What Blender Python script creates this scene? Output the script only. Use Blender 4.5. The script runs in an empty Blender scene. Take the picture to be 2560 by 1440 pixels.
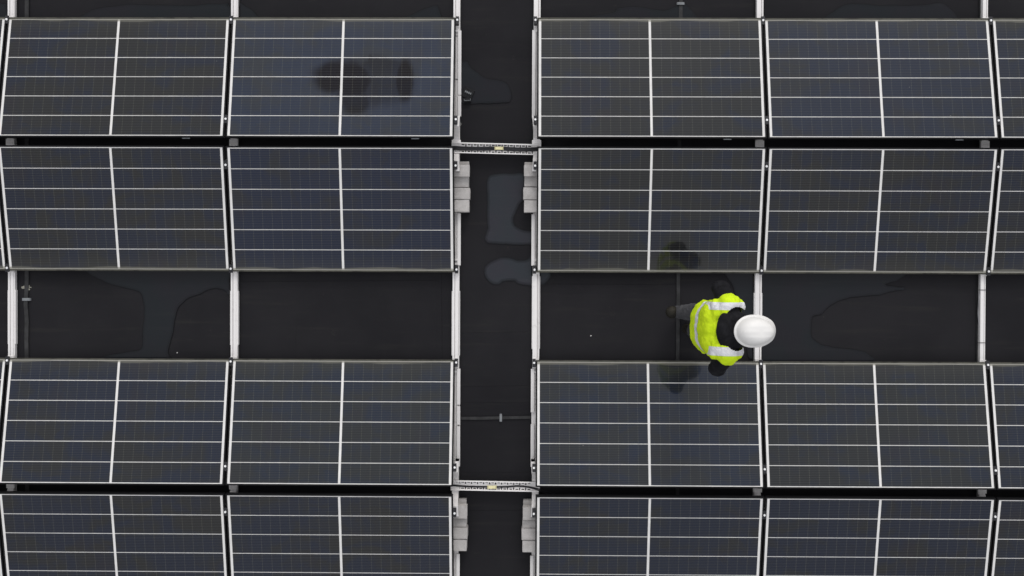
import bpy, bmesh, math, random
from mathutils import Vector, Matrix, noise
random.seed(7)
sc = bpy.context.scene
COL = sc.collection
R = math.radians

# ---------------------------------------------------------------- camera geometry (metres; roof at z = 0)
CAMROT = ((0.9999429, -0.0038101, 0.0099826), (0.0037106, 0.9999434, 0.0099715), (-0.0100200, -0.0099339, 0.9999005))
CAMPOS = Vector((0, 0, 8.625523))
FPX = 2507.9955
def at(px, py, z):
    """photo pixel (2560 x 1440) -> the point of the place at height z"""
    v = Matrix(CAMROT) @ Vector(((px - 1280) / FPX, -(py - 720) / FPX, -1))
    return CAMPOS + v * ((z - CAMPOS.z) / v.z)

# ---------------------------------------------------------------- helpers
def link(o, parent=None):
    COL.objects.link(o)
    if parent is not None:
        o.parent = parent
    return o
def obj(name, bm, mat, parent=None, smooth=False, loc=None, rot=None):
    me = bpy.data.meshes.new(name)
    bmesh.ops.recalc_face_normals(bm, faces=bm.faces)
    bm.to_mesh(me); bm.free()
    if smooth:
        for p in me.polygons: p.use_smooth = True
    for m in (mat if isinstance(mat, (list, tuple)) else [mat]):
        me.materials.append(m)
    o = bpy.data.objects.new(name, me)
    link(o, parent)
    if loc is not None: o.location = loc
    if rot is not None: o.rotation_euler = rot
    return o
def tag(o, label=None, cat=None, group=None, kind=None):
    if label: o['label'] = label
    if cat: o['category'] = cat
    if group: o['group'] = group
    if kind: o['kind'] = kind
    return o
def thing(name, label, cat, loc=(0, 0, 0), rot=(0, 0, 0), group=None):
    o = bpy.data.objects.new(name, None); o.empty_display_size = 0.1
    link(o); o.location = loc; o.rotation_euler = rot
    return tag(o, label, cat, group)
def box(bm, x0, x1, y0, y1, z0, z1, bev=0.0, M=None):
    vs = [bm.verts.new((x, y, z)) for x in (x0, x1) for y in (y0, y1) for z in (z0, z1)]
    f = [(0, 1, 3, 2), (4, 6, 7, 5), (0, 4, 5, 1), (2, 3, 7, 6), (0, 2, 6, 4), (1, 5, 7, 3)]
    fs = [bm.faces.new([vs[i] for i in q]) for q in f]
    if bev:
        es = list({e for fc in fs for e in fc.edges})
        r = bmesh.ops.bevel(bm, geom=es, offset=bev, segments=2, affect='EDGES', profile=0.5)
        vs = list({v for fc in r['faces'] for v in fc.verts})
    if M is not None:
        for v in vs: v.co = M @ v.co
    return vs
def quad(bm, x0, x1, y0, y1, z):
    return bm.faces.new([bm.verts.new(c) for c in ((x0, y0, z), (x1, y0, z), (x1, y1, z), (x0, y1, z))])
def cyl(bm, c, r, h, n=12, r2=None, axis='Z'):
    M = Matrix.Translation(c)
    if axis == 'X': M = M @ Matrix.Rotation(R(90), 4, 'Y')
    bmesh.ops.create_cone(bm, cap_ends=True, segments=n, radius1=r, radius2=r if r2 is None else r2, depth=h, matrix=M)
def tube(bm, pts, r, n=8, closed=False):
    pts = [Vector(p) for p in pts]; rings = []
    N = len(pts)
    for i, p in enumerate(pts):
        a = pts[(i - 1) % N] if (closed or i > 0) else p
        b = pts[(i + 1) % N] if (closed or i < N - 1) else p
        d = (b - a).normalized()
        u = d.cross(Vector((0, 0, 1)))
        u = u.normalized() if u.length > 1e-4 else Vector((1, 0, 0))
        w = d.cross(u)
        rings.append([bm.verts.new(p + (u * math.cos(2 * math.pi * k / n) + w * math.sin(2 * math.pi * k / n)) * r) for k in range(n)])
    for i in range(N if closed else N - 1):
        A, B = rings[i], rings[(i + 1) % N]
        for k in range(n):
            bm.faces.new((A[k], A[(k + 1) % n], B[(k + 1) % n], B[k]))
    if not closed:
        bm.faces.new(rings[0][::-1]); bm.faces.new(rings[-1])
def spline(pts, n=6, closed=True):
    P = [Vector(p) for p in pts]; out = []; N = len(P)
    for i in range(N if closed else N - 1):
        if closed: a, b, c, d = P[i - 1], P[i], P[(i + 1) % N], P[(i + 2) % N]
        else: a, b, c, d = P[max(i - 1, 0)], P[i], P[i + 1], P[min(i + 2, N - 1)]
        for k in range(n):
            t = k / n
            out.append(0.5 * ((2 * b) + (c - a) * t + (2 * a - 5 * b + 4 * c - d) * t * t + (3 * b - a - 3 * c + d) * t ** 3))
    if not closed: out.append(P[-1])
    return out

# ---------------------------------------------------------------- materials
class NT:
    def __init__(s, name):
        s.m = bpy.data.materials.new(name); s.m.use_nodes = True
        s.t = s.m.node_tree; s.b = s.t.nodes['Principled BSDF']
    def n(s, typ, **kw):
        nd = s.t.nodes.new(typ)
        for k, v in kw.items(): setattr(nd, k, v)
        return nd
    def l(s, a, b): s.t.links.new(a, b)
    def setin(s, sock, v):
        if isinstance(v, bpy.types.NodeSocket): s.l(v, sock)
        else: sock.default_value = v
    def math(s, op, a, b=0.0, c=0.0, clamp=False):
        nd = s.n('ShaderNodeMath', operation=op); nd.use_clamp = clamp
        for i, v in enumerate((a, b, c)): s.setin(nd.inputs[i], v)
        return nd.outputs[0]
    def smooth(s, v, lo, hi, a=0.0, b=1.0):
        nd = s.n('ShaderNodeMapRange', interpolation_type='SMOOTHSTEP')
        s.setin(nd.inputs[0], v)
        for i, x in enumerate((lo, hi, a, b)): s.setin(nd.inputs[i + 1], x)
        return nd.outputs[0]
    def mix(s, f, a, b, blend='MIX'):
        nd = s.n('ShaderNodeMix', data_type='RGBA', blend_type=blend)
        s.setin(nd.inputs[0], f); s.setin(nd.inputs[6], a); s.setin(nd.inputs[7], b)
        return nd.outputs[2]
    def coords(s, kind='Object', scale=(1, 1, 1), rot=(0, 0, 0)):
        if kind == 'World': o = s.n('ShaderNodeNewGeometry').outputs['Position']
        else: o = s.n('ShaderNodeTexCoord').outputs[kind]
        mp = s.n('ShaderNodeMapping'); s.l(o, mp.inputs[0]); mp.inputs['Scale'].default_value = scale; mp.inputs['Rotation'].default_value = rot
        return mp.outputs[0]
    def noise(s, co, scale, detail=4, rough=0.6, dist=0.0):
        nd = s.n('ShaderNodeTexNoise'); s.l(co, nd.inputs['Vector'])
        nd.inputs['Scale'].default_value = scale; nd.inputs['Detail'].default_value = detail
        nd.inputs['Roughness'].default_value = rough; nd.inputs['Distortion'].default_value = dist
        return nd.outputs[0]
    def bump(s, h, strength=0.2, dist=0.002):
        nd = s.n('ShaderNodeBump'); nd.inputs['Strength'].default_value = strength; nd.inputs['Distance'].default_value = dist
        s.l(h, nd.inputs['Height']); s.l(nd.outputs[0], s.b.inputs['Normal'])
    def p(s, **kw):
        for k, v in kw.items(): s.setin(s.b.inputs[k.replace('_', ' ')], v)
        return s
def c4(r, g=None, b=None):
    return (r, r, r, 1) if g is None else (r, g, b, 1)

def simple(name, col, rough=0.5, metal=0.0, spec=0.5, var=0.15, scale=30, bump=0.0):
    m = NT(name)
    co = m.coords('World')
    n1 = m.noise(co, scale, 5)
    f = m.smooth(n1, 0.3, 0.7)
    d = tuple(x * (1 - var) for x in col[:3]) + (1,); e = tuple(min(1, x * (1 + var)) for x in col[:3]) + (1,)
    m.p(Base_Color=m.mix(f, d, e), Roughness=rough, Metallic=metal)
    m.b.inputs['Specular IOR Level'].default_value = spec
    if bump: m.bump(n1, bump, 0.003)
    return m.m

def m_roof():
    m = NT('roof_membrane')
    st = m.noise(m.coords('World', (0.7, 9, 1)), 1.6, 6, 0.65)
    st2 = m.noise(m.coords('World', (9, 0.6, 1)), 1.1, 4, 0.6)
    big = m.noise(m.coords('World'), 1.1, 5, 0.6)
    fine = m.noise(m.coords('World'), 160, 3, 0.7)
    col = m.mix(m.smooth(big, 0.3, 0.72), c4(0.0120, 0.0116, 0.0138), c4(0.0192, 0.0185, 0.0210))
    col = m.mix(m.math('MULTIPLY', m.smooth(st, 0.52, 0.80), 0.5), col, c4(0.032, 0.031, 0.028))
    col = m.mix(m.math('MULTIPLY', m.smooth(st2, 0.62, 0.85), 0.30), col, c4(0.020, 0.020, 0.021))
    col = m.mix(m.math('MULTIPLY', m.smooth(fine, 0.45, 0.75), 0.25), col, c4(0.021))
    scuff = m.noise(m.coords('World', (1, 2.2, 1)), 5.5, 7, 0.75, 1.2)
    col = m.mix(m.math('MULTIPLY', m.smooth(scuff, 0.60, 0.78), 0.5), col, c4(0.046, 0.044, 0.038))
    vor = m.n('ShaderNodeTexVoronoi'); m.l(m.coords('World'), vor.inputs['Vector']); vor.inputs['Scale'].default_value = 7.0
    speck = m.smooth(vor.outputs['Distance'], 0.018, 0.03, 1.0, 0.0)
    pick = m.math('GREATER_THAN', m.noise(m.coords('World'), 2.3, 2), 0.60)
    col = m.mix(m.math('MULTIPLY', m.math('MULTIPLY', speck, pick), 0.6), col, c4(0.11, 0.105, 0.09))
    m.p(Base_Color=col, Roughness=m.smooth(big, 0.3, 0.7, 0.55, 0.75))
    m.b.inputs['Specular IOR Level'].default_value = 0.10
    m.bump(m.math('ADD', m.math('MULTIPLY', fine, 0.5), st), 0.25, 0.002)
    return m.m
def m_puddle(name, c, rough=0.06):
    m = NT(name)
    n1 = m.noise(m.coords('World'), 2.4, 4, 0.55)
    st = m.noise(m.coords('World', (0.5, 8, 1)), 2.2, 4, 0.6)
    tint = m.mix(m.smooth(n1, 0.35, 0.65), c4(c * 0.86, c * 1.02, c * 1.22), c4(c * 1.0, c * 0.98, c * 1.24))
    tint = m.mix(m.math('MULTIPLY', m.smooth(st, 0.55, 0.75), 0.35), tint, c4(c * 1.5, c * 1.6, c * 1.7))
    m.p(Base_Color=tint, Roughness=rough, IOR=1.33)
    m.b.inputs['Specular IOR Level'].default_value = 0.30
    m.bump(n1, 0.03, 0.004)
    return m.m
def m_cells(name, dark_refl=False):
    m = NT(name)
    tc = m.n('ShaderNodeTexCoord').outputs['Object']
    sx = m.n('ShaderNodeSeparateXYZ'); m.l(tc, sx.inputs[0]); X, Y = sx.outputs[0], sx.outputs[1]
    yy = m.math('DIVIDE', m.math('SUBTRACT', Y, 0.0085), 0.1710)
    bus = m.smooth(m.math('PINGPONG', m.math('MULTIPLY', yy, 12.0), 0.5), 0.30, 0.46)
    xx = m.math('DIVIDE', m.math('SUBTRACT', m.math('ABSOLUTE', X), 0.0105), 0.0824)
    colm = m.smooth(m.math('PINGPONG', xx, 0.5), 0.022, 0.038, 1.0, 0.0)
    col_i = m.n('ShaderNodeCombineXYZ')
    m.l(m.math('FLOOR', xx), col_i.inputs[0]); m.l(m.math('FLOOR', yy), col_i.inputs[1]); m.l(m.math('SIGN', X), col_i.inputs[2])
    oi = m.n('ShaderNodeObjectInfo')
    va = m.n('ShaderNodeVectorMath', operation='ADD'); m.l(col_i.outputs[0], va.inputs[0])
    sc3 = m.n('ShaderNodeVectorMath', operation='SCALE'); m.l(oi.outputs['Location'], sc3.inputs[0]); sc3.inputs['Scale'].default_value = 13.7
    m.l(sc3.outputs[0], va.inputs[1])
    wn = m.n('ShaderNodeTexWhiteNoise'); m.l(va.outputs[0], wn.inputs['Vector'])
    blob = m.noise(m.coords('World', (1.0, 1.5, 1)), 2.6, 4, 0.6, 0.6)
    blob2 = m.noise(m.coords('World', (1.4, 1.0, 1)), 2.1, 3, 0.55)
    f = m.math('ADD', m.math('ADD', blob, m.math('MULTIPLY', m.math('SUBTRACT', oi.outputs['Alpha'], 0.5), 0.34)), m.math('MULTIPLY', m.math('SUBTRACT', wn.outputs['Value'], 0.5), 0.12))
    base = m.mix(m.smooth(f, 0.36, 0.62), c4(0.0022, 0.0056, 0.0190), c4(0.0092, 0.0086, 0.0078))
    base = m.mix(m.smooth(blob2, 0.55, 0.72, 0.0, 0.7), base, c4(0.0078, 0.0056, 0.0105))
    oc = m.n('ShaderNodeSeparateColor'); m.l(oi.outputs['Color'], oc.inputs[0])
    dust = m.mix(1.0, c4(0.010, 0.0145, 0.021), oi.outputs['Color'], 'MULTIPLY')  # sky reflection painted in as a bluish lift, scaled per panel
    dn = m.noise(m.coords('World', (1, 1, 1)), 5.0, 5, 0.65)
    sheen_f = m.smooth(dn, 0.2, 0.8, 0.75, 1.1)
    if dark_refl:  # dark reflection painted into cell colour and coat, as soft ellipses
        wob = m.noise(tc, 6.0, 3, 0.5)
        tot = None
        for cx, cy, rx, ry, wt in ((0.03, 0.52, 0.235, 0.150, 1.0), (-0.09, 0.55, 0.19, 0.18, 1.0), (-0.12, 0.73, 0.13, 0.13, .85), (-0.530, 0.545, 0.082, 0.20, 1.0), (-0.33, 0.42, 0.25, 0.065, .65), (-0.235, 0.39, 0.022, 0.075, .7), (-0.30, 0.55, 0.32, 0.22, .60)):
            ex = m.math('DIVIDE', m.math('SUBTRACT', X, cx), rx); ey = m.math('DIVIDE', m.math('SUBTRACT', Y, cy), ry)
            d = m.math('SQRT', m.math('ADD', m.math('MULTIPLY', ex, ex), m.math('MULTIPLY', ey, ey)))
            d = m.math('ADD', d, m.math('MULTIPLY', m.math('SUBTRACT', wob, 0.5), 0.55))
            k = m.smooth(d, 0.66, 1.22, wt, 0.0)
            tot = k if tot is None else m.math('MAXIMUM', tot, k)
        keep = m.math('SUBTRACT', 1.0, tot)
        sheen_f = m.math('MULTIPLY', sheen_f, keep)
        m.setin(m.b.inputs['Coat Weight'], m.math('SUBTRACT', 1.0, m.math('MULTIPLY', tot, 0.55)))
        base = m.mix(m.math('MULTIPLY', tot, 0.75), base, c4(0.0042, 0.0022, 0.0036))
    dcol = m.mix(1.0, dust, m.n('ShaderNodeCombineColor').outputs[0], 'ADD')
    comb = m.n('ShaderNodeVectorMath', operation='SCALE'); m.l(dust, comb.inputs[0]); m.l(sheen_f, comb.inputs['Scale'])  # dust holds the painted sky reflection
    base = m.mix(1.0, base, comb.outputs[0], 'ADD')
    base = m.mix(m.math('MULTIPLY', bus, 0.62), base, c4(0.050, 0.052, 0.054))
    base = m.mix(m.math('MULTIPLY', m.math('MULTIPLY', colm, m.smooth(bus, 0.0, 1.0, 0.15, 1.0)), 0.55), base, c4(0.15, 0.15, 0.12))
    # dirt washed down to the low edge, droppings
    en = m.noise(m.coords('World', (1.3, 0.4, 1)), 1.6, 3, 0.5)
    lim = m.math('ADD', 0.002, m.math('MULTIPLY', m.smooth(en, 0.25, 0.80), 0.022))
    edge = m.smooth(m.math('SUBTRACT', Y, lim), 0.0, 0.014, 1.0, 0.0)
    base = m.mix(m.math('MULTIPLY', edge, 0.7), base, c4(0.155, 0.15, 0.125))
    soft = m.smooth(Y, 0.0, 0.16, 0.16, 0.0)
    base = m.mix(soft, base, c4(0.075, 0.07, 0.055))
    vor = m.n('ShaderNodeTexVoronoi'); m.l(m.coords('World'), vor.inputs['Vector']); vor.inputs['Scale'].default_value = 5.0
    speck = m.smooth(vor.outputs['Distance'], 0.012, 0.03, 1.0, 0.0)
    pick = m.math('GREATER_THAN', m.noise(m.coords('World'), 1.9, 2), 0.58)
    base = m.mix(m.math('MULTIPLY', m.math('MULTIPLY', speck, pick), 0.7), base, c4(0.22, 0.22, 0.2))
    if not dark_refl: m.p(Coat_Weight=1.0)
    m.p(Base_Color=base, Roughness=0.5, Coat_Roughness=0.06, Coat_IOR=1.42)
    m.b.inputs['Specular IOR Level'].default_value = 0.0
    return m.m
def m_backsheet():
    m = NT('white_backsheet')
    tc = m.n('ShaderNodeTexCoord').outputs['Object']
    sx = m.n('ShaderNodeSeparateXYZ'); m.l(tc, sx.inputs[0]); Y = sx.outputs[1]
    n1 = m.noise(m.coords('World'), 9, 5, 0.6)
    base = m.mix(m.smooth(n1, 0.3, 0.75), c4(0.80, 0.785, 0.765), c4(0.70, 0.685, 0.67))
    en = m.noise(m.coords('World', (1.3, 0.4, 1)), 1.6, 3, 0.5)
    lim = m.math('ADD', 0.002, m.math('MULTIPLY', m.smooth(en, 0.25, 0.80), 0.022))
    edge = m.smooth(m.math('SUBTRACT', Y, lim), 0.0, 0.010, 1.0, 0.0)
    base = m.mix(m.math('MULTIPLY', edge, 0.80), base, c4(0.27, 0.26, 0.21))
    m.p(Base_Color=base, Roughness=0.6, Coat_Weight=1.0, Coat_Roughness=0.06, Coat_IOR=1.42)
    m.b.inputs['Specular IOR Level'].default_value = 0.0
    return m.m
def m_frame():
    m = NT('black_anodised_frame')
    tc = m.n('ShaderNodeTexCoord').outputs['Object']
    sx = m.n('ShaderNodeSeparateXYZ'); m.l(tc, sx.inputs[0]); Y = sx.outputs[1]
    n1 = m.noise(m.coords('World', (2, 1, 1)), 6, 5, 0.7)
    dirt = m.math('MULTIPLY', m.smooth(Y, -0.002, 0.002, 1.0, 0.0), m.smooth(n1, 0.25, 0.6, 0.35, 1.0))
    base = m.mix(dirt, c4(0.009, 0.009, 0.010), c4(0.075, 0.073, 0.060))
    m.p(Base_Color=base, Roughness=0.45, Metallic=0.0)
    m.b.inputs['Specular IOR Level'].default_value = 0.12
    return m.m
def m_alu(name, v=0.62, warm=1.0, streak=0.25, metal=0.35):
    m = NT(name)
    n1 = m.noise(m.coords('World', (40, 1.2, 20)), 2.0, 4, 0.6)
    n2 = m.noise(m.coords('World'), 14, 5, 0.7)
    a = c4(v * 1.03 * warm, v * 1.0, v * 0.985); b = c4(v * 0.78 * warm, v * 0.75, v * 0.74)
    base = m.mix(m.math('MULTIPLY', m.smooth(n1, 0.35, 0.8), streak * 2), a, b)
    base = m.mix(m.math('MULTIPLY', m.smooth(n2, 0.56, 0.8), 0.45), base, c4(v * 0.55, v * 0.53, v * 0.50))
    m.p(Base_Color=base, Roughness=0.5, Metallic=metal)
    m.b.inputs['Specular IOR Level'].default_value = 0.4
    return m.m
def m_concrete():
    m = NT('grey_concrete')
    n1 = m.noise(m.coords('World'), 12, 8, 0.7)
    n2 = m.noise(m.coords('World'), 190, 4, 0.7)
    n3 = m.noise(m.coords('World', (1, 1, 1)), 4.5, 4, 0.6)
    base = m.mix(m.smooth(n1, 0.3, 0.7), c4(0.44, 0.42, 0.405), c4(0.58, 0.555, 0.54))
    base = m.mix(m.math('MULTIPLY', m.smooth(n2, 0.35, 0.65), 0.40), base, c4(0.28, 0.265, 0.255))
    base = m.mix(m.math('MULTIPLY', m.smooth(n3, 0.5, 0.75), 0.35), base, c4(0.33, 0.34, 0.33))
    oi = m.n('ShaderNodeObjectInfo')
    base = m.mix(1.0, base, oi.outputs['Color'], 'MULTIPLY')
    m.p(Base_Color=base, Roughness=0.9)
    m.b.inputs['Specular IOR Level'].default_value = 0.2
    m.bump(n2, 0.5, 0.004)
    return m.m
def m_cloth(name, col, col2, rough=0.85, scale=9, bump=0.5, weave=600):
    m = NT(name)
    n1 = m.noise(m.coords('World'), scale, 5, 0.6, 0.8)
    n2 = m.noise(m.coords('World'), weave, 2, 0.5)
    base = m.mix(m.smooth(n1, 0.32, 0.7), col, col2)
    m.p(Base_Color=base, Roughness=rough)
    m.b.inputs['Specular IOR Level'].default_value = 0.15
    m.bump(m.math('ADD', n1, m.math('MULTIPLY', n2, 0.05)), bump, 0.012)
    return m.m
ROOF = m_roof()
PUDDLE = m_puddle('shallow_water', 0.0152)
PUDDLE_B = m_puddle('deep_water', 0.032)
P_EDGE = m_puddle('damp_margin', 0.0120, 0.35); P_MID = m_puddle('thin_water', 0.0142, 0.16)
P_EDGE2 = m_puddle('damp_margin_pale', 0.0185, 0.30); P_MID2 = m_puddle('thin_water_pale', 0.0255, 0.14)
DAMP = simple('damp_membrane', c4(0.0078, 0.0078, 0.0088), 0.5, spec=0.08, var=0.2)
CELL = m_cells('solar_cells'); CELL_REFL = m_cells('painted_reflection_cells', True)
BACK = m_backsheet(); FRAME = m_frame()
ALU = m_alu('pale_aluminium_rail', 0.80, 1.0, 0.15, 0.1); ALU2 = m_alu('pressed_steel_support', 0.84, 1.0, 0.3, 0.15)
BRIGHT = m_alu('bright_pressed_plate', 0.90, 1.0, 0.1, 0.0)
GALV = m_alu('galvanised_tray', 0.86, 1.0, 0.10, 0.0)
CONC = m_concrete()
BLK = simple('black_plastic', c4(0.016, 0.016, 0.018), 0.5, spec=0.25, var=0.3)
CLAMP = simple('black_clamp', c4(0.022, 0.022, 0.025), 0.45, spec=0.3, var=0.25)
BOLT = simple('stainless_bolt', c4(0.86, 0.86, 0.86), 0.4, 0.0, var=0.05)
CABLE = simple('black_cable', c4(0.012, 0.012, 0.015), 0.5, spec=0.3, var=0.25)
TAGM = simple('yellow_label', c4(0.76, 0.70, 0.40), 0.6, var=0.1)
STRIP = simple('grey_strip', c4(0.034, 0.034, 0.035), 0.6, spec=0.2, var=0.3, scale=14)
CLIPM = simple('grey_clip', c4(0.19, 0.20, 0.21), 0.6, var=0.15)
RUBBER = simple('rubber_mat', c4(0.016, 0.0165, 0.018), 0.7, spec=0.15, var=0.3, scale=60)
WHITEP = simple('white_plastic', c4(0.62, 0.61, 0.59), 0.5, var=0.1)
MORTAR = simple('pale_mortar', c4(0.26, 0.25, 0.21), 0.9, var=0.3, scale=80)
HIVIS = m_cloth('hi_vis_yellow', c4(0.62, 0.84, 0.016), c4(0.74, 0.95, 0.026), 0.75, 11, 0.55)
REFL = m_cloth('reflective_tape', c4(0.70, 0.70, 0.74), c4(0.84, 0.84, 0.86), 0.4, 30, 0.2)
JACKET = m_cloth('black_jacket', c4(0.0075, 0.0075, 0.009), c4(0.016, 0.016, 0.019), 0.85, 14, 0.6)
TROUS = m_cloth('grey_trousers', c4(0.055, 0.055, 0.059), c4(0.080, 0.080, 0.085), 0.85, 12, 0.5)
BOOT = m_cloth('dark_boots', c4(0.015, 0.014, 0.012), c4(0.030, 0.027, 0.020), 0.6, 25, 0.3)
SKIN = m_cloth('skin', c4(0.42, 0.24, 0.17), c4(0.50, 0.30, 0.22), 0.55, 20, 0.1)
HAIR = m_cloth('brown_hair', c4(0.02, 0.013, 0.008), c4(0.035, 0.022, 0.013), 0.7, 60, 0.5)
HELM = simple('white_helmet_shell', c4(0.84, 0.825, 0.80), 0.55, spec=0.5, var=0.02, scale=8)
EYE = simple('eye_dark', c4(0.02, 0.015, 0.012), 0.2)

# ---------------------------------------------------------------- roof, laps, puddles
bm = bmesh.new(); quad(bm, -60, 60, -60, 60, 0)
tag(obj('roof', bm, ROOF), kind='structure')
def lap(px0, py0, px1, py1, w=0.10):
    a, b = at(px0, py0, 0), at(px1, py1, 0)
    d = (b - a).normalized(); s = Vector((-d.y, d.x, 0)) * w / 2
    bm = bmesh.new(); N = 14
    lo, hi = [], []
    for i in range(N + 1):
        p = a.lerp(b, i / N); j = random.uniform(-.004, .004)
        lo.append((p - s * (1 + j * 20), 0.0003)); hi.append((p + s + Vector((0, 0, 0)) * j, 0.004))
    L = [bm.verts.new((p.x, p.y, z)) for p, z in lo]; H = [bm.verts.new((p.x, p.y, z)) for p, z in hi]
    B = [bm.verts.new((p.x, p.y, 0.0003)) for p, z in hi]
    for i in range(N):
        bm.faces.new((L[i], L[i + 1], H[i + 1], H[i])); bm.faces.new((H[i], H[i + 1], B[i + 1], B[i]))
    tag(obj('roof_membrane_lap', bm, ROOF), kind='structure')
lap(1096, 676, 1098, 900, 0.05); lap(1152, 125, 1332, 124, 0.14); lap(1152, 982, 1332, 978, 0.10)
lap(1152, 1016, 1332, 1015, 0.06); lap(745, 896, 748, 800, 0.04); lap(1152, 1200, 1332, 1198, 0.12); lap(1152, 845, 1332, 843, 0.09); lap(600, 712, 1096, 709, 0.05); lap(1350, 722, 1690, 724, 0.08); lap(1150, 402, 1310, 399, 0.12); lap(1150, 1292, 1332, 1290, 0.10)

def fillpoly(bm, pts, z):
    vs = [bm.verts.new((p.x, p.y, z)) for p in pts]
    es = [bm.edges.new((vs[i], vs[(i + 1) % len(vs)])) for i in range(len(vs))]
    bmesh.ops.triangle_fill(bm, edges=es, use_beauty=True)
def offset(pts, d):
    A = sum(pts[i].x * pts[(i + 1) % len(pts)].y - pts[(i + 1) % len(pts)].x * pts[i].y for i in range(len(pts)))
    sg = 1 if A > 0 else -1; out = []
    for i in range(len(pts)):
        t = pts[(i + 1) % len(pts)] - pts[i - 1]
        n = Vector((t.y, -t.x, 0)) * sg
        out.append(pts[i] + (n.normalized() * d if n.length > 1e-6 else n))
    return out
def puddle(px, mat, ring=0.0028, rmat=None):
    pts = spline([at(x, y, 0) for x, y in px], 6)
    pts = [p + Vector((noise.noise(p * 9) * .011 + noise.noise(p * 31) * .004, noise.noise(p * 9 + Vector((5, 3, 0))) * .007 + noise.noise(p * 33 + Vector((5, 3, 0))) * .004, 0)) for p in pts]
    bm = bmesh.new(); fillpoly(bm, pts, 0.0062)
    o = tag(obj('puddle', bm, P_EDGE2 if mat is PUDDLE_B else P_EDGE), kind='structure')
    bm = bmesh.new(); fillpoly(bm, offset(pts, -0.009), 0.0070)
    obj('water_film', bm, P_MID2 if mat is PUDDLE_B else P_MID, o)
    bm = bmesh.new(); fillpoly(bm, offset(pts, -0.018), 0.0078)
    obj('water_film', bm, mat, o)
    bm = bmesh.new(); fillpoly(bm, offset(pts, ring), 0.0048)
    obj('damp_edge', bm, rmat or DAMP, o)
    return o
puddle([(1166, 154), (1180, 172), (1197, 184), (1222, 197), (1245, 200), (1262, 206), (1275, 222), (1279, 240), (1276, 252), (1268, 257), (1215, 258), (1156, 259), (1146, 235), (1148, 170)], PUDDLE)
puddle([(1229, 438), (1275, 435), (1309, 436), (1311, 460), (1309, 480), (1307, 500), (1295, 512), (1290, 530), (1284, 545), (1283, 560), (1290, 569), (1305, 576), (1330, 581), (1338, 596), (1330, 610), (1280, 609), (1240, 609), (1222, 607), (1214, 598), (1216, 585), (1221, 571), (1219, 550), (1220, 530), (1222, 508), (1219, 480), (1219, 455)], PUDDLE_B, 0.006, P_EDGE)
puddle([(1230, 653), (1250, 645), (1268, 645), (1285, 650), (1300, 652), (1318, 650), (1332, 640), (1355, 660), (1375, 685), (1365, 705), (1345, 712), (1300, 710), (1290, 702), (1275, 701), (1258, 703), (1245, 711), (1230, 707), (1218, 695), (1212, 682), (1215, 665)], PUDDLE_B, 0.006, P_EDGE)
puddle([(222, 670), (400, 662), (572, 664), (574, 700), (573, 737), (566, 728), (550, 722), (532, 721), (505, 732), (475, 742), (455, 757), (443, 775), (437, 805), (430, 840), (421, 880), (420, 905), (300, 903), (245, 899), (270, 888), (320, 880), (350, 872), (358, 850), (360, 800), (362, 770), (358, 745), (345, 728), (310, 718), (275, 709), (240, 693)], PUDDLE)
puddle([(1908, 672), (2080, 670), (2260, 672), (2245, 700), (2225, 707), (2215, 714), (2262, 722), (2240, 727), (2190, 737), (2140, 742), (2110, 748), (2085, 758), (2060, 775), (2050, 785), (2030, 792), (2028, 830), (2030, 845), (2048, 858), (2060, 864), (2145, 875), (2165, 882), (2182, 905), (2050, 912), (1908, 910), (1903, 800)], PUDDLE)
puddle([(1812, 672), (1850, 670), (1888, 672), (1890, 780), (1888, 880), (1872, 890), (1856, 800), (1836, 730), (1822, 700)], PUDDLE)
puddle([(205, 60), (220, 30), (270, 18), (330, 12), (400, 13), (480, 14), (560, 9), (573, 14), (573, 60), (400, 64)], PUDDLE)
puddle([(592, 8), (620, 20), (640, 35), (655, 60), (592, 60)], PUDDLE)
puddle([(985, 60), (1040, 32), (1080, 17), (1094, 16), (1095, 60)], PUDDLE)
puddle([(1455, 60), (1475, 44), (1535, 30), (1545, 20), (1600, 18), (1660, 26), (1712, 10), (1722, 60)], PUDDLE)
puddle([(2075, 62), (2090, 25), (2130, 10), (2200, 14), (2300, 14), (2360, 10), (2374, 62)], PUDDLE)
puddle([(-60, 14), (8, 10), (19, 18), (19, 60), (-60, 60)], PUDDLE)

# ---------------------------------------------------------------- solar panels
TILT = R(10); W = 1.880; D = 1.0366; RIM = 0.012; ZL = 0.09
XA, XC, PITCH = -4.381095, 0.131731, 1.917110
XS = {'Z': XA - PITCH, 'A': XA, 'B': XA + PITCH, 'C': XC, 'D': XC + PITCH, 'E': XC + 2 * PITCH}
YLOW = [2.197541, 0.060128, -0.710613, -2.848466]
def m_obj(name, me, parent): return link(bpy.data.objects.new(name, me), parent)
def mesh_of(bm, mat, name):
    me = bpy.data.meshes.new(name); bmesh.ops.recalc_face_normals(bm, faces=bm.faces); bm.to_mesh(me); bm.free()
    me.materials.append(mat); return me
def panel_frame():
    bm = bmesh.new(); h = W / 2; e = RIM
    for (x0, x1, y0, y1) in ((-h - e, h + e, -e, 0), (-h - e, h + e, D, D + e), (-h - e, -h, 0, D), (h, h + e, 0, D)):
        box(bm, x0, x1, y0, y1, -0.034, 0.0022)
    bmesh.ops.remove_doubles(bm, verts=bm.verts, dist=1e-5)
    for x0, x1, y0, y1 in ((-h, h, 0, 0.02), (-h, h, D - 0.02, D)):    # bottom return flange
        box(bm, x0, x1, y0, y1, -0.0335, -0.031)
    return bm
def panel_back():
    bm = bmesh.new(); box(bm, -W / 2, W / 2, 0.0002, D - 0.0002, -0.006, -0.0012); return bm
CB, CG, RG, RB = 0.0215, 0.0102, 0.0060, 0.0086
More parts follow.
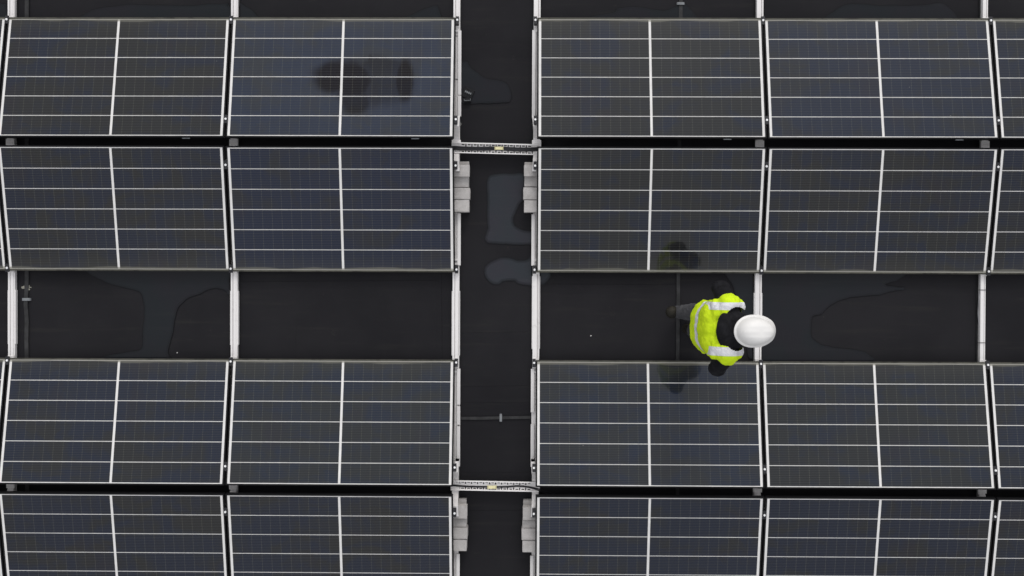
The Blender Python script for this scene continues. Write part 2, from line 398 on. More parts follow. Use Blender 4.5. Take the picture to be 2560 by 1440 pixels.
def cell_half(s):
    bm = bmesh.new(); p = (D - 2 * RB + RG) / 6
    for i in range(6):
        y0 = RB + i * p; y1 = y0 + p - RG
        xa, xb = CG, W / 2 - CB
        quad(bm, *( (xa, xb) if s > 0 else (-xb, -xa)), y0, y1, 0.0)
    return bm
ME_F = mesh_of(panel_frame(), FRAME, 'panel_frame'); ME_B = mesh_of(panel_back(), BACK, 'backsheet')
ME_C = [mesh_of(cell_half(s), CELL, 'cell_array') for s in (-1, 1)]
ME_CS = [mesh_of(cell_half(s), CELL_REFL, 'cell_array') for s in (-1, 1)]
bm = bmesh.new(); box(bm, -0.033, 0.033, D + RIM, D + RIM + 0.008, -0.020, -0.010, 0.002); ME_CLIP = mesh_of(bm, CLIPM, 'edge_clip')
ROWN = ['top row', 'second row', 'third row', 'bottom row']
PL = {
 'A1': 'dark solar panel in the top row, far left, beside the panel with painted reflections',
 'B1': 'solar panel with two big painted dark reflections on its pale blue glass',
 'C1': 'clean dark solar panel in the top row just right of the walkway',
 'D1': 'bluish solar panel in the top row, second to the right of the walkway',
 'A2': 'dark solar panel in the second row, far left, above the gap with mortar crumbs',
 'B2': 'blue solar panel in the second row, beside the upper left concrete blocks',
 'C2': 'brownish solar panel in the second row, beside the upper right concrete blocks',
 'D2': 'dark solar panel in the second row, above the large wet patch',
 'A3': 'dark solar panel in the third row, far left, below the gap with mortar crumbs',
 'B3': 'greenish grey solar panel in the third row, just left of the walkway',
 'C3': 'solar panel in the third row mirroring the worker at its upper edge',
 'D3': 'greenish dark solar panel in the third row, below the large wet patch',
 'A4': 'solar panel in the bottom row, far left, cut by the lower picture edge',
 'B4': 'solar panel in the bottom row, beside the lower left concrete blocks',
 'C4': 'solar panel in the bottom row, beside the lower right concrete blocks',
 'D4': 'solar panel in the bottom row, second to the right of the walkway'}
SKY_SHEEN = {'Z': .3, 'A1': .30, 'B1': 1.45, 'C1': .50, 'D1': .75, 'E1': .55, 'A2': .12, 'B2': .14, 'C2': .22, 'D2': .18, 'E2': .15,  # how much sky reflection is painted into each panel's cells
        'A3': .50, 'B3': .80, 'C3': .95, 'D3': .65, 'E3': .5, 'A4': .10, 'B4': .14, 'C4': .20, 'D4': .12, 'E4': .2}
def place(row, u, v=0.0, x=0.0, dx=0.0):
    """world matrix of a spot on the slope of a row, v metres up from the low white edge"""
    flip = row in (0, 2)
    M = Matrix.Translation((x, YLOW[row], ZL)) @ Matrix.Rotation(math.pi if flip else 0, 4, 'Z') @ Matrix.Rotation(TILT, 4, 'X')
    return M @ Matrix.Translation((u, v, 0))
for row in range(4):
    for c in 'ZABCDE':
        k = c + str(row + 1)
        lab = PL.get(k) or ('sliver of a solar panel at the %s picture edge, %s' % ('left' if c == 'Z' else 'right', ROWN[row]))
        M = place(row, 0, 0, XS[c] + W / 2)
        t = thing('solar_panel', lab, 'solar panel', group='solar panels in tilted rows')
        j = Matrix.Translation((random.uniform(-.0015, .0015), random.uniform(-.0015, .0015), 0)) @ Matrix.Rotation(R(random.uniform(-.05, .05)), 4, 'Z')
        t.matrix_world = j @ M if False else M @ j
        t.rotation_euler.x += R(random.uniform(-.25, .25)); t.rotation_euler.y += R(random.uniform(-.05, .05))
        m_obj('frame', ME_F, t); m_obj('backsheet', ME_B, t)
        dv = SKY_SHEEN.get(k, .3) * .72
        for i in range(2):
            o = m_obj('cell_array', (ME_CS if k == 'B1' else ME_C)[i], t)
            bl = 1.12 if k in ('B1', 'D1', 'B2') else 1.0
            hue = {'A1': .60, 'B1': .30, 'C1': .68, 'D1': .32, 'A2': .42, 'B2': .15, 'C2': .66, 'D2': .48, 'A3': .42, 'B3': .62, 'C3': .50, 'D3': .66, 'A4': .36, 'B4': .45, 'C4': .30, 'D4': .26}.get(k, .45)
            o.color = (0.06, 0.14, 0.40, hue) if k == 'B2' else (dv, dv * (1.06 if k in ('B3', 'D3') else 1.0), dv * bl, hue)
        if row == 0 and c in 'ABCD':
            o = m_obj('edge_clip', ME_CLIP, t); o.location = (-(W / 2 - 0.31), 0, 0)

# ---------------------------------------------------------------- mounting rails (one per line of supports)
def rail_mesh(y0, y1, w, zt, groove=0.28, gw=0.006):
    """extruded hat profile with a narrow slot along it"""
    h = w / 2; g0 = -h + groove * w
    prof = [(-h, 0.008), (-h, zt - 0.006), (-h + 0.002, zt), (g0, zt), (g0, zt - 0.018), (g0 + gw, zt - 0.018), (g0 + gw, zt),
            (h - 0.012, zt), (h - 0.012, zt - 0.006), (h, zt - 0.006), (h, 0.008)]
    bm = bmesh.new()
    A = [bm.verts.new((x, y0, z)) for x, z in prof]; B = [bm.verts.new((x, y1, z)) for x, z in prof]
    n = len(prof)
    for i in range(n):
        bm.faces.new((A[i], A[(i + 1) % n], B[(i + 1) % n], B[i]))
    bm.faces.new(A[::-1]); bm.faces.new(B)
    return bm
def sleeve_mesh(y0, y1, w, zt):
    bm = bmesh.new(); h = w / 2
    for s in (-1, 1):
        a, b = sorted((s * h, s * (h - 0.011)))
        box(bm, a, b, y0, y1, 0.004, zt, 0.0015)
    return bm
def ridge_base(wd):
    bm = bmesh.new()
    w = wd / 2
    box(bm, -w, w, -0.036, 0.036, 0.050, 0.066, 0.003)
    return bm
def ridge_slot():
    bm = bmesh.new()
    pts = [(-.02, .006), (.02, .006), (.024, 0), (.02, -.006), (-.02, -.006), (-.024, 0)]
    tube(bm, [(x, y, 0.0675) for x, y in pts], 0.0028, 6, True)
    for x in (-.008, .006): box(bm, x - .004, x + .004, .019, .026, .0655, .0672)
    return bm
def arm_mesh(s, wd, y_in, z_in, y_out, z_out, sh=0.0):
    """folded sheet rising from the base plate to the clamp seat and a leg down to the rail"""
    bm = bmesh.new(); w = wd / 2; t = 0.004
    path = [(y_in, z_in), (y_in + s * 0.028, z_in + 0.012), (y_out - s * 0.045, z_out), (y_out + s * 0.045, z_out - 0.016), (y_out + s * 0.045, 0.05)]
    ws = [w, w, w * .94, w * .62, w * .62]; ox = [0, 0, sh * .4, sh, sh]
    T = [[bm.verts.new((x * ws[i] + ox[i], y, z + tt)) for x in (-1, 1) for tt in (0, -t)] for i, (y, z) in enumerate(path)]
    for a, b in zip(T[:-1], T[1:]):
        bm.faces.new((a[0], a[2], b[2], b[0])); bm.faces.new((a[1], b[1], b[3], a[3]))
        bm.faces.new((a[0], b[0], b[1], a[1])); bm.faces.new((a[2], a[3], b[3], b[2]))
    bm.faces.new((T[0][0], T[0][1], T[0][3], T[0][2])); bm.faces.new((T[-1][0], T[-1][2], T[-1][3], T[-1][1]))
    return bm
def clamp_mesh(kind):
    bm = bmesh.new()
    if kind == 0: box(bm, -0.0172, 0.0172, -0.036, 0.036, 0.0028, 0.0065, 0.001); box(bm, -0.005, 0.005, -0.035, 0.035, -0.034, 0.0026)
    else:
        box(bm, -0.0135, 0.0135, -0.034, 0.034, 0.0028, 0.0065, 0.001); box(bm, -0.0125, 0.0125, -0.033, 0.033, -0.034, 0.0026)
    return bm
def bolt_mesh():
    bm = bmesh.new(); cyl(bm, (0, 0, 0.0105), 0.0098, 0.007, 14, 0.0088); return bm
ME_CL = [mesh_of(clamp_mesh(0), CLAMP, 'clamp'), mesh_of(clamp_mesh(1), CLAMP, 'clamp')]
ME_BO = mesh_of(bolt_mesh(), BOLT, 'bolt')
RIDGES = [(YLOW[0] - D * math.cos(TILT) + YLOW[1] + D * math.cos(TILT)) / 2, (YLOW[2] - D * math.cos(TILT) + YLOW[3] + D * math.cos(TILT)) / 2]
RA = [
 # seam x, rail x, walkway side (0 none, 1 = walkway to the right, -1 = to the left), label
 (XA - 0.0186, -4.390, 0, 'pale aluminium mounting rail at the far left, next to the mortar crumbs'),
 (XA + PITCH - 0.0186, -2.470, 0, 'pale aluminium mounting rail between the two panels left of the walkway'),
 (XA + PITCH + W + RIM, -0.566, 1, 'long pale aluminium mounting rail along the left side of the walkway'),
 (XC - RIM, 0.120, -1, 'long pale aluminium mounting rail along the right side of the walkway'),
 (XC + PITCH - 0.0186, 2.017, 0, 'pale aluminium mounting rail passing under the worker in the white helmet'),
 (XC + 2 * PITCH - 0.0186, 3.925, 0, 'narrow pale aluminium mounting rail at the far right with a cable tied alongside'),
]
def ground_y(py): return at(1280, py, 0.05).y
for i, (sx, rx, side, lab) in enumerate(RA):
    t = thing('mounting_rail', lab, 'mounting rail', (rx, 0, 0), group='rails carrying the panel rows')
    wid = 0.058 if i < 5 else 0.046
    bm = rail_mesh(-3.9, 3.3, wid, 0.048, 0.30 if i < 3 else 0.66)
    obj('base_rail', bm, ALU, t)
    if i != 5:
        spans = [(730, 866)] if i in (0, 1, 4) else ([(728, 890), (75, 235), (950, 1130)] if i == 2 else [(690, 872), (75, 222), (990, 1140)])
        for a, b in spans:
            obj('splice_sleeve', sleeve_mesh(ground_y(b), ground_y(a), 0.070, 0.040 if i not in (2, 3) else 0.042), ALU, t)
    if side:
        for a, b in (((78, 238), (240, 292), (534, 664)) if i == 2 else ((76, 296), (536, 664))) + (((922, 1012), (1016, 1062), (1066, 1166), (1385, 1480)) if i == 2 else ((922, 1030), (1060, 1166), (1388, 1480))):
            bm = bmesh.new(); xa, xb = sorted((side * 0.012, side * 0.041))
            box(bm, xa, xb, ground_y(b), ground_y(a), 0.049, 0.066, 0.0015)
            obj('side_channel', bm, ALU, t)
    # foot mat strips below the rail
    bm = bmesh.new(); box(bm, -0.039, 0.039, -3.88, 3.28, 0.0012, 0.0078); obj('rubber_underlay', bm, RUBBER, t)
    for yr, rows in ((RIDGES[0], (0, 1)), (RIDGES[1], (2, 3))):
        ox = 0.0 if side == 0 else 0.0
        bw = 0.074 if side == 0 else 0.078
        b = obj('ridge_base', ridge_base(bw), BRIGHT, t, loc=(ox, yr + 0.012 if rows == (0, 1) else yr - 0.006, 0))
        obj('slot_clip', ridge_slot(), ALU, b)
        for rw in rows:
            s = 1 if rw in (0, 2) else -1
            M = place(rw, 0, D - 0.142, sx)
            zc = M.translation.z - 0.042; yc = M.translation.y
            obj('support_arm', arm_mesh(s, 0.052, yr + s * 0.036, 0.058, yc, zc, side * 0.022), ALU2, t)
    for rw in range(4):
        s = 1 if rw in (0, 2) else -1
        M = place(rw, 0, 0.018, sx)
        bm = bmesh.new()
        box(bm, -0.027, 0.027, M.translation.y - 0.045 * 1, M.translation.y + 0.045, 0.0485, 0.056, 0.001)
        box(bm, -0.020, 0.020, M.translation.y - s * 0.075 - 0.008, M.translation.y - s * 0.075 + 0.008, 0.0485, 0.062, 0.001)
        obj('low_support', bm, ALU2, t)
        for v in (0.012, D - 0.145):
            u = sx - rx + (0 if side == 0 else side * 0.0145)
            Mc = place(rw, 0, v, u)
            o = m_obj('clamp', ME_CL[0 if side == 0 else 1], t)
            o.location = Mc.translation; o.rotation_euler = Mc.to_euler()
            m_obj('bolt', ME_BO, o)

# ---------------------------------------------------------------- cable trays, cables, ties
def tray(pxa, pya, pxb, pyb, width, label):
    a, b = at(pxa, pya, 0.09), at(pxb, pyb, 0.09)
    L = (b - a).length; ang = math.atan2(b.y - a.y, b.x - a.x)
    t = thing('cable_tray', label, 'cable tray', a, (0, 0, ang), 'perforated trays crossing the walkway')
    t.location.z = 0.068
    P = 0.0515; n = int(L / P); h = width / 2
    bm = bmesh.new()
    # floor plate with real slots: four y bands, slot cells left open
    x0 = (L - n * P) / 2
    ys = [-h, -h * 0.84, -h * 0.52, -h * 0.30, h * 0.30, h * 0.52, h * 0.84, h]
    holes = set()
    xs = [0.0]; cells = []
    for k in range(n):
        xk = x0 + k * P
        for q in (0.0, 0.19, 0.40, 0.86): xs.append(xk + q * P)
    xs += [x0 + n * P, L]; xs = sorted(set(round(x, 5) for x in xs))
    for i in range(len(xs) - 1):
        xm = (xs[i] + xs[i + 1]) / 2; ph = ((xm - x0) / P) % 1.0
        inn = 0 < xm - x0 < n * P
        for jn in range(len(ys) - 1):
            if inn and jn in (1, 5) and ph < 0.19: continue
            if inn and jn in (2, 4) and ph < 0.19: continue
            if inn and jn in (1, 5) and 0.40 < ph < 0.86 and True:
                # dash slot only in half of the band height
                ym = (ys[jn] + ys[jn + 1]) / 2; d = (ys[jn + 1] - ys[jn]) * 0.34
                quad(bm, xs[i], xs[i + 1], ys[jn], ym - d, 0); quad(bm, xs[i], xs[i + 1], ym + d, ys[jn + 1], 0)
                continue
            quad(bm, xs[i], xs[i + 1], ys[jn], ys[jn + 1], 0)
    bmesh.ops.remove_doubles(bm, verts=bm.verts, dist=1e-5)
    obj('tray_floor', bm, GALV, t)
    for s in (-1, 1):
        bm = bmesh.new(); y0, y1 = sorted((s * h, s * (h + 0.0022)))
        box(bm, 0, L, y0, y1, -0.0005, 0.022, 0.0006)
        y0, y1 = sorted((s * (h - 0.006), s * h)); box(bm, 0, L, y0, y1, 0.020, 0.0218)
        obj('side_flange', bm, GALV, t)
    return t
tray(1131, 368.5, 1346, 374, 0.086, 'perforated galvanised cable tray across the upper walkway, half filled by a thick cable bundle')
tray(1128, 1213.5, 1347, 1218, 0.078, 'perforated galvanised cable tray across the lower walkway with thin cables')
def cable(name, label, pxs, z, r, nn=3, spread=0.011):
    t = thing(name, label, 'cable', at(pxs[0][0], pxs[0][1], 0))
    base = t.location.copy()
    for k in range(nn):
        off = (k - (nn - 1) / 2) * spread
        pts = []
        for i, q in enumerate(pxs):
            zz = q[2] if len(q) > 2 else z
            p = at(q[0], q[1], zz); fan = (q[3] if len(q) > 3 else 1.0)
            pts.append(p - base + Vector((0, off * fan, random.uniform(0, .003) + r)))
        bm = bmesh.new(); tube(bm, spline(pts, 5, False), r, 8); obj('strand', bm, CABLE, t, True)
    return t
t = cable('cable_bundle', 'thick black cable bundle with a yellow tag in the upper tray', [(1105, 372, .05), (1134, 370, .075), (1160, 371.5), (1200, 372), (1247, 371.5), (1295, 374), (1335, 373.5), (1362, 371, .06)], 0.070, 0.0056, 4, 0.0080)
def ytag(t, px, py, z, w, h, name='yellow_tag'):
    p = at(px, py, z) - t.location
    bm = bmesh.new(); box(bm, p.x - w / 2, p.x + w / 2, p.y - h / 2, p.y + h / 2, z, z + 0.002, 0.0006)
    for s in (-1, 1):
        x = p.x + s * (w / 2 + 0.004); box(bm, x - 0.002, x + 0.002, p.y - h * .7, p.y + h * .7, z - 0.004, z + 0.0025)
    obj(name, bm, TAGM, t)
ytag(t, 1247.5, 370.5, 0.087, 0.062, 0.025)
t = cable('cable_bundle', 'thin pair of black cables with a yellow tag in the lower tray', [(1085, 1212, .05), (1131, 1213), (1165, 1215.5), (1230, 1217), (1270, 1216.5), (1295, 1215), (1325, 1218, .075, 1.0), (1350, 1225, .07, 1.6), (1378, 1235, .05, 2.6), (1400, 1243, .02, 3.0)], 0.070, 0.0042, 2, 0.0075)
ytag(t, 1230, 1218, 0.086, 0.066, 0.027)
def loop_tie(px, py, label, mat, flip=1):
    c = at(px, py, 0.048)
    bm = bmesh.new()
    pts = [(-.012, .010, 0), (.004, .012, .004), (.016, .006, .005), (.019, -.004, .004), (.010, -.014, .003), (-.004, -.018, .001), (-.014, -.016, 0)]
    tube(bm, spline([Vector((x, y * flip, z)) for x, y, z in pts], 5, False), 0.0019, 6)
    tag(obj('cable_tie', bm, mat, None, True, c), label, 'cable tie', 'white tie loops on the walkway rails')
loop_tie(1147, 279, 'white tie loop on the left walkway rail, upper of the pair above the upper tray', WHITEP)
loop_tie(1147, 310, 'white tie loop on the left walkway rail, just above the upper tray', WHITEP)
loop_tie(1145, 1029, 'white tie loop on the left walkway rail, just above the grey strip', WHITEP)
loop_tie(1145, 1062, 'white tie loop on the left walkway rail, just below the grey strip', WHITEP, -1)
def band_tie(px, py, w, label):
    c = at(px, py, 0.05); bm = bmesh.new()
    box(bm, -w / 2, w / 2, -0.0022, 0.0022, -0.001, 0.0018); box(bm, -w / 2 - .003, -w / 2, -0.0022, 0.0022, -0.04, 0.0018); box(bm, w / 2, w / 2 + .003, -0.0022, 0.0022, -0.04, 0.0018)
    tag(obj('cable_tie', bm, BLK, None, False, c), label, 'cable tie', 'black ties round the rails')
band_tie(2455, 725, 0.062, 'black cable tie round the far right rail, upper of two')
band_tie(2455, 857, 0.062, 'black cable tie round the far right rail, lower of two')
band_tie(1143, 90, 0.056, 'black cable tie round the left walkway rail near the top of the photo')
band_tie(1142, 198, 0.056, 'black cable tie round the left walkway rail beside the rubber pad')
t = thing('rail_cable', 'slim grey cable tied along the left side of the far right rail', 'cable', at(2448, 790, 0))
pts = [at(2448 + dx, y, 0.028) - t.location for y, dx in ((660, 0), (700, 0), (725, 1), (745, -.5), (765, -2), (785, -2.5), (805, -1), (825, 0), (845, -.5), (858, .5), (900, 1))]
bm = bmesh.new(); tube(bm, spline(pts, 4, False), 0.005, 8)
obj('sheath', bm, simple('grey_cable', c4(0.22, 0.22, 0.23), 0.4, var=0.4, scale=9), t, True)

# ---------------------------------------------------------------- concrete ballast blocks
def block(x0, x1, y0, y1, z0, z1, label, tilt=0.0, shade=1.0, rz=0.0):
    a, b = at(x0, y0, z1), at(x1, y1, z1)
    cx, cy = (a.x + b.x) / 2, (a.y + b.y) / 2; w, d = abs(b.x - a.x), abs(a.y - b.y) - 0.002
    bm = bmesh.new(); h = (z1 - z0)
    box(bm, -w / 2, w / 2, -d / 2, d / 2, -h / 2, h / 2)
    bmesh.ops.subdivide_edges(bm, edges=bm.edges[:], cuts=5, use_grid_fill=True)
    sd = Vector((cx * 7, cy * 11, 3))
    for v in bm.verts:
        ed = sum(1 for q, m in ((v.co.x, w / 2), (v.co.y, d / 2), (v.co.z, h / 2)) if abs(abs(q) - m) < 1e-4)
        if ed >= 2: v.co *= 1 - (0.018 + 0.03 * max(0, noise.noise(v.co * 30 + sd)))
        v.co += Vector((noise.noise(v.co * 25 + sd), noise.noise(v.co * 25 + sd * 2), noise.noise(v.co * 25 + sd * 3))) * 0.0016
    o = obj('concrete_block', bm, CONC, None, False, (cx, cy, (z0 + z1) / 2), (tilt, 0, rz))
    o.color = (shade, shade, shade, 1)
    tag(o, label, 'concrete block', 'concrete ballast blocks beside the walkway')
STK = [
 ('upper left', 1174, -1, [(403, 432, .008, .085, .85), (411, 441.5, .087, .158, 1.0), (441, 468, .008, .118, .93), (468.5, 498, .008, .128, .98), (498.5, 530, .008, .122, 1.06)], [-1, 0, -2, 1, -1]),
 ('upper right', 1310, 1, [(405, 432, .008, .085, .85), (411, 440.5, .087, .158, .95), (440.5, 467, .008, .118, .93), (467.5, 499, .008, .128, .96), (499.5, 531, .008, .122, 1.06)], [1, 0, 1, -2, 0]),
 ('lower left', 1168, -1, [(1248.5, 1279, .008, .085, .8), (1263, 1297, .087, .158, 1.0), (1297, 1318, .008, .118, .90), (1318.5, 1348, .008, .128, .95), (1348.5, 1378, .008, .122, 1.0)], [-2, 0, -1, 1, -1]),
 ('lower right', 1306, 1, [(1251, 1282, .008, .085, .75), (1267, 1301, .087, .158, .92), (1300.5, 1320.5, .008, .118, .93), (1321, 1351, .008, .128, .93), (1351.5, 1382, .008, .122, 1.0)], [2, 1, 0, -2, 0]),
]
NM = ['rough grey concrete block in the {} stack, underneath the top one', 'grey concrete block lying on top of the {} stack, nearest the tray',
      'low shaded concrete block in the {} stack, third from the tray', 'grey concrete block in the {} stack, second from its far end', 'pale concrete block at the far end of the {} stack from the tray']
for nm, xe, sgn, rows, js in STK:
    for k, (y0, y1, z0, z1, shd) in enumerate(rows):
        e = xe + js[k]
        x0, x1 = (e - 58, e) if sgn < 0 else (e, e + 58)
        block(x0, x1, y0, y1, z0, z1, NM[k].format(nm), R(random.uniform(-1, 1)) + (R(2.0) if k == 1 else 0), shd, R(random.uniform(-.7, .7)))

# ---------------------------------------------------------------- lightning conductor strips, clips, small things
def strip(pts, w, label, group='flat grey strips on the roof'):
    P = [at(x, y, 0.01) for x, y in pts]
    bm = bmesh.new(); L = []
    for i, p in enumerate(P):
        d = (P[min(i + 1, len(P) - 1)] - P[max(i - 1, 0)]).normalized(); s = Vector((-d.y, d.x, 0)) * w / 2
        L.append([bm.verts.new((q.x, q.y, z)) for q in (p - s, p + s) for z in (0.0075, 0.0125)])
    for a, b in zip(L[:-1], L[1:]):
        bm.faces.new((a[1], a[3], b[3], b[1])); bm.faces.new((a[0], a[1], b[1], b[0])); bm.faces.new((a[2], b[2], b[3], a[3])); bm.faces.new((a[0], b[0], b[2], a[2]))
    bm.faces.new((L[0][0], L[0][2], L[0][3], L[0][1])); bm.faces.new((L[-1][0], L[-1][1], L[-1][3], L[-1][2]))
    return tag(obj('conductor_strip', bm, STRIP), label, 'roof strip', group)
strip([(68, -120), (67, 20), (67, 300), (67, 690), (66, 730), (64, 760), (67, 800), (66, 850), (67, 900), (68, 1200), (68, 1560)], 0.034, 'dark grey flat strip running down the far left gap under the panels')
strip([(1703, -120), (1702, 30), (1699, 300), (1696, 690), (1695, 800), (1694, 900), (1694, 1200), (1694, 1560)], 0.030, 'dark grey flat strip running down behind the worker under the panels')
strip([(1090, 1045.5), (1150, 1045.5), (1200, 1045.5), (1252, 1044.5), (1300, 1043.5), (1335, 1043), (1400, 1043)], 0.025, 'dark grey flat strip crossing the walkway between the tie loops')
def clip(px, py, w, d, label, v=1.0):
    c = at(px, py, 0.02); bm = bmesh.new()
    box(bm, -w / 2, w / 2, -d / 2, d / 2, 0.0128, 0.0215, 0.001)
    for s in (-1, 1):
        if w > d: box(bm, s * w / 2 - .005, s * w / 2 + .005, -d / 2 + .001, d / 2 - .001, 0.0015, 0.0126, 0.0008)
        else: box(bm, -w / 2 + .001, w / 2 - .001, s * d / 2 - .005, s * d / 2 + .005, 0.0015, 0.0126, 0.0008)
    tag(obj('strip_clip', bm, CLIPM, None, False, (c.x, c.y, 0)), label, 'clip', 'grey clips holding the strips')
clip(65, 748.5, 0.066, 0.024, 'light grey clip on the far left strip, below the mortar crumbs')
clip(1702, 8.5, 0.056, 0.022, 'grey clip on a strip at the top edge of the photo')
clip(1252, 1045, 0.021, 0.058, 'grey clip upright on the strip across the walkway')
# mortar crumbs under the left strip
c = at(67, 719, 0); bm = bmesh.new()
for k in range(20):
    a = random.uniform(0, 6.28); r = random.uniform(.012, .042)
    rr = random.uniform(.005, .0115)
    m4 = Matrix.Translation((r * math.cos(a) * 1.05, r * math.sin(a) * .5, rr * .3)) @ Matrix.Diagonal((1, random.uniform(.7, 1.2), .4, 1))
    bmesh.ops.create_icosphere(bm, subdivisions=1, radius=rr, matrix=m4)
for v in bm.verts: v.co += Vector((noise.noise(v.co * 90), noise.noise(v.co * 90 + Vector((4, 4, 4))), 0)) * .004
tag(obj('mortar_crumbs', bm, MORTAR, None, False, (c.x, c.y, 0.001)), 'pale mortar crumbs pressed under the far left strip', 'debris')
def pebble(px, py, r, label):
    c = at(px, py, 0); bm = bmesh.new(); bmesh.ops.create_icosphere(bm, subdivisions=2, radius=r, matrix=Matrix.Rotation(.6, 4, 'Z') @ Matrix.Diagonal((1.3, .8, .6, 1)))
    for v in bm.verts: v.co *= 1 + .25 * noise.noise(v.co * 120)
    tag(obj('pebble', bm, WHITEP, None, False, (c.x, c.y, r * .5)), label, 'pebble', 'white pebbles on the roof')
pebble(1477, 839.5, .0058, 'white pebble on the bare roof left of the worker')
pebble(443, 882, .0050, 'tiny white pebble at the foot of the wet patch in the left gap')
# rubber pad with moulded clip and a loose little block
c = at(1170, 233, 0.02)
t = thing('rubber_pad', 'square black rubber pad with a small moulded clip, in the puddle by the walkway rail', 'rubber pad', (c.x, c.y, 0.0), (0, 0, R(-25)))
bm = bmesh.new(); box(bm, -0.046, 0.046, -0.046, 0.044, 0.002, 0.026, 0.003); obj('pad', bm, RUBBER, t)
bm = bmesh.new()
box(bm, -0.030, 0.030, -0.004, 0.004, 0.027, 0.032)
for x in (-.024, -.008, .008, .024): box(bm, x - .0028, x + .0028, -0.011, 0.011, 0.0275, 0.036, 0.0008)
obj('clip', bm, CLIPM, t, loc=(0, .004, 0))
c = at(1168.5, 250.5, 0.02)
t = thing('rubber_block', 'small black block with a pale rim in front of the rubber pad', 'rubber block', (c.x, c.y, 0), (0, 0, R(3)))
bm = bmesh.new(); box(bm, -0.030, 0.030, -0.019, 0.017, 0.002, 0.034, 0.003); obj('body', bm, RUBBER, t)
bm = bmesh.new(); box(bm, -0.027, 0.027, -0.006, -0.002, 0.0345, 0.038); box(bm, -0.029, -0.025, -0.0018, 0.009, 0.0345, 0.0375); box(bm, 0.025, 0.029, -0.0018, 0.009, 0.0345, 0.0375)
obj('rim', bm, CLIPM, t)

# ---------------------------------------------------------------- the worker
def prim_capsule(bm, p0, r0, p1, r1, sub=2):
    p0, p1 = Vector(p0), Vector(p1); d = p1 - p0; L = d.length
    N = max(2, int(L / (min(r0, r1) * 0.7)) + 1)
    for p, r in ((p0, r0), (p1, r1)):
        bmesh.ops.create_icosphere(bm, subdivisions=sub + 1, radius=r, matrix=Matrix.Translation(p))
    if L > 1e-4:
        q = d.to_track_quat('Z', 'Y').to_matrix().to_4x4()
        bmesh.ops.create_cone(bm, cap_ends=True, segments=20, radius1=r0, radius2=r1, depth=L, matrix=Matrix.Translation((p0 + p1) / 2) @ q)
def prim_ell(bm, c, rad, rot=None):
    M = Matrix.Translation(c)
    if rot is not None: M = M @ rot
    bmesh.ops.create_icosphere(bm, subdivisions=3, radius=1, matrix=M @ Matrix.Diagonal((*rad, 1)))
def remesh(bm, voxel, smooth=4):
    me = bpy.data.meshes.new('tmp'); bm.to_mesh(me); bm.free()
    o = bpy.data.objects.new('tmp', me); COL.objects.link(o)
    m = o.modifiers.new('r', 'REMESH'); m.mode = 'VOXEL'; m.voxel_size = voxel
    s = o.modifiers.new('s', 'SMOOTH'); s.iterations = smooth; s.factor = 0.5
    dg = bpy.context.evaluated_depsgraph_get()
    res = bpy.data.meshes.new_from_object(o.evaluated_get(dg))
    bpy.data.objects.remove(o); bpy.data.meshes.remove(me)
    out = bmesh.new(); out.from_mesh(res); bpy.data.meshes.remove(res)
    return out
YC = -0.365
def V(x, y, z): return Vector((x, YC + y, z))
J = dict(pel=V(1.430, 0, .95), waist=V(1.440, 0, 1.09), chest=V(1.465, 0, 1.27), neck=V(1.535, 0, 1.425), head=V(1.612, 0, 1.552))
SH = {1: V(1.490, .168, 1.385), -1: V(1.480, -.168, 1.385)}
EL = {1: V(1.490, .282, 1.105), -1: V(1.466, -.292, 1.115)}
WR = {1: V(1.580, .120, .985), -1: V(1.585, -.120, .990)}
HIP = {1: V(1.425, .088, .92), -1: V(1.430, -.085, .92)}
KN = {1: V(1.440, .092, .500), -1: V(1.490, -.075, .490)}
AN = {1: V(1.290, .085, .190), -1: V(1.425, -.062, .085)}
TO = {1: V(1.400, .085, .050), -1: V(1.625, -.070, .040)}
def torso(bm, g, top=True):
    for s in (-1, 1):
        o = lambda k, w: J[k] + Vector((0, s * w, 0))
        prim_capsule(bm, o('pel', .062), .118 + g, o('waist', .060), .112 + g)
        prim_capsule(bm, o('waist', .060), .112 + g, o('chest', .078), .122 + g)
        prim_capsule(bm, o('chest', .078), .122 + g, J['chest'].lerp(SH[s], .8), .085 + g)
        prim_capsule(bm, J['chest'].lerp(SH[s], .8), .085 + g, SH[s], .068 + g)
        prim_capsule(bm, SH[s], .062 + g, J['neck'] + Vector((-.01, s * .03, -.03)), .062 + g)
    prim_capsule(bm, J['pel'], .12 + g, J['chest'], .125 + g)
def arms(bm, g, end=1.0):
    for s in (-1, 1):
        prim_capsule(bm, SH[s], .060 + g, EL[s], .043 + g)
        prim_capsule(bm, EL[s], .043 + g, EL[s].lerp(WR[s], end), .030 + g * .8)
def legs(bm, g, end=1.0):
    for s in (-1, 1):
        prim_capsule(bm, J['pel'] + Vector((0, s * .06, -.03)), .115 + g, HIP[s], .092 + g)
        prim_capsule(bm, HIP[s], .092 + g, KN[s], .058 + g)
        calf = KN[s].lerp(AN[s], .35) + (KN[s] - AN[s]).cross(Vector((0, 1, 0))).normalized() * -.012
        prim_capsule(bm, KN[s], .055 + g, calf, .056 + g)
        prim_capsule(bm, calf, .056 + g, KN[s].lerp(AN[s], end), .038 + g)
HR = Matrix.Rotation(R(24), 4, 'Y')      # head bowed forward
def hp(x, y, z): return J['head'] + (HR @ Vector((x, y, z)))
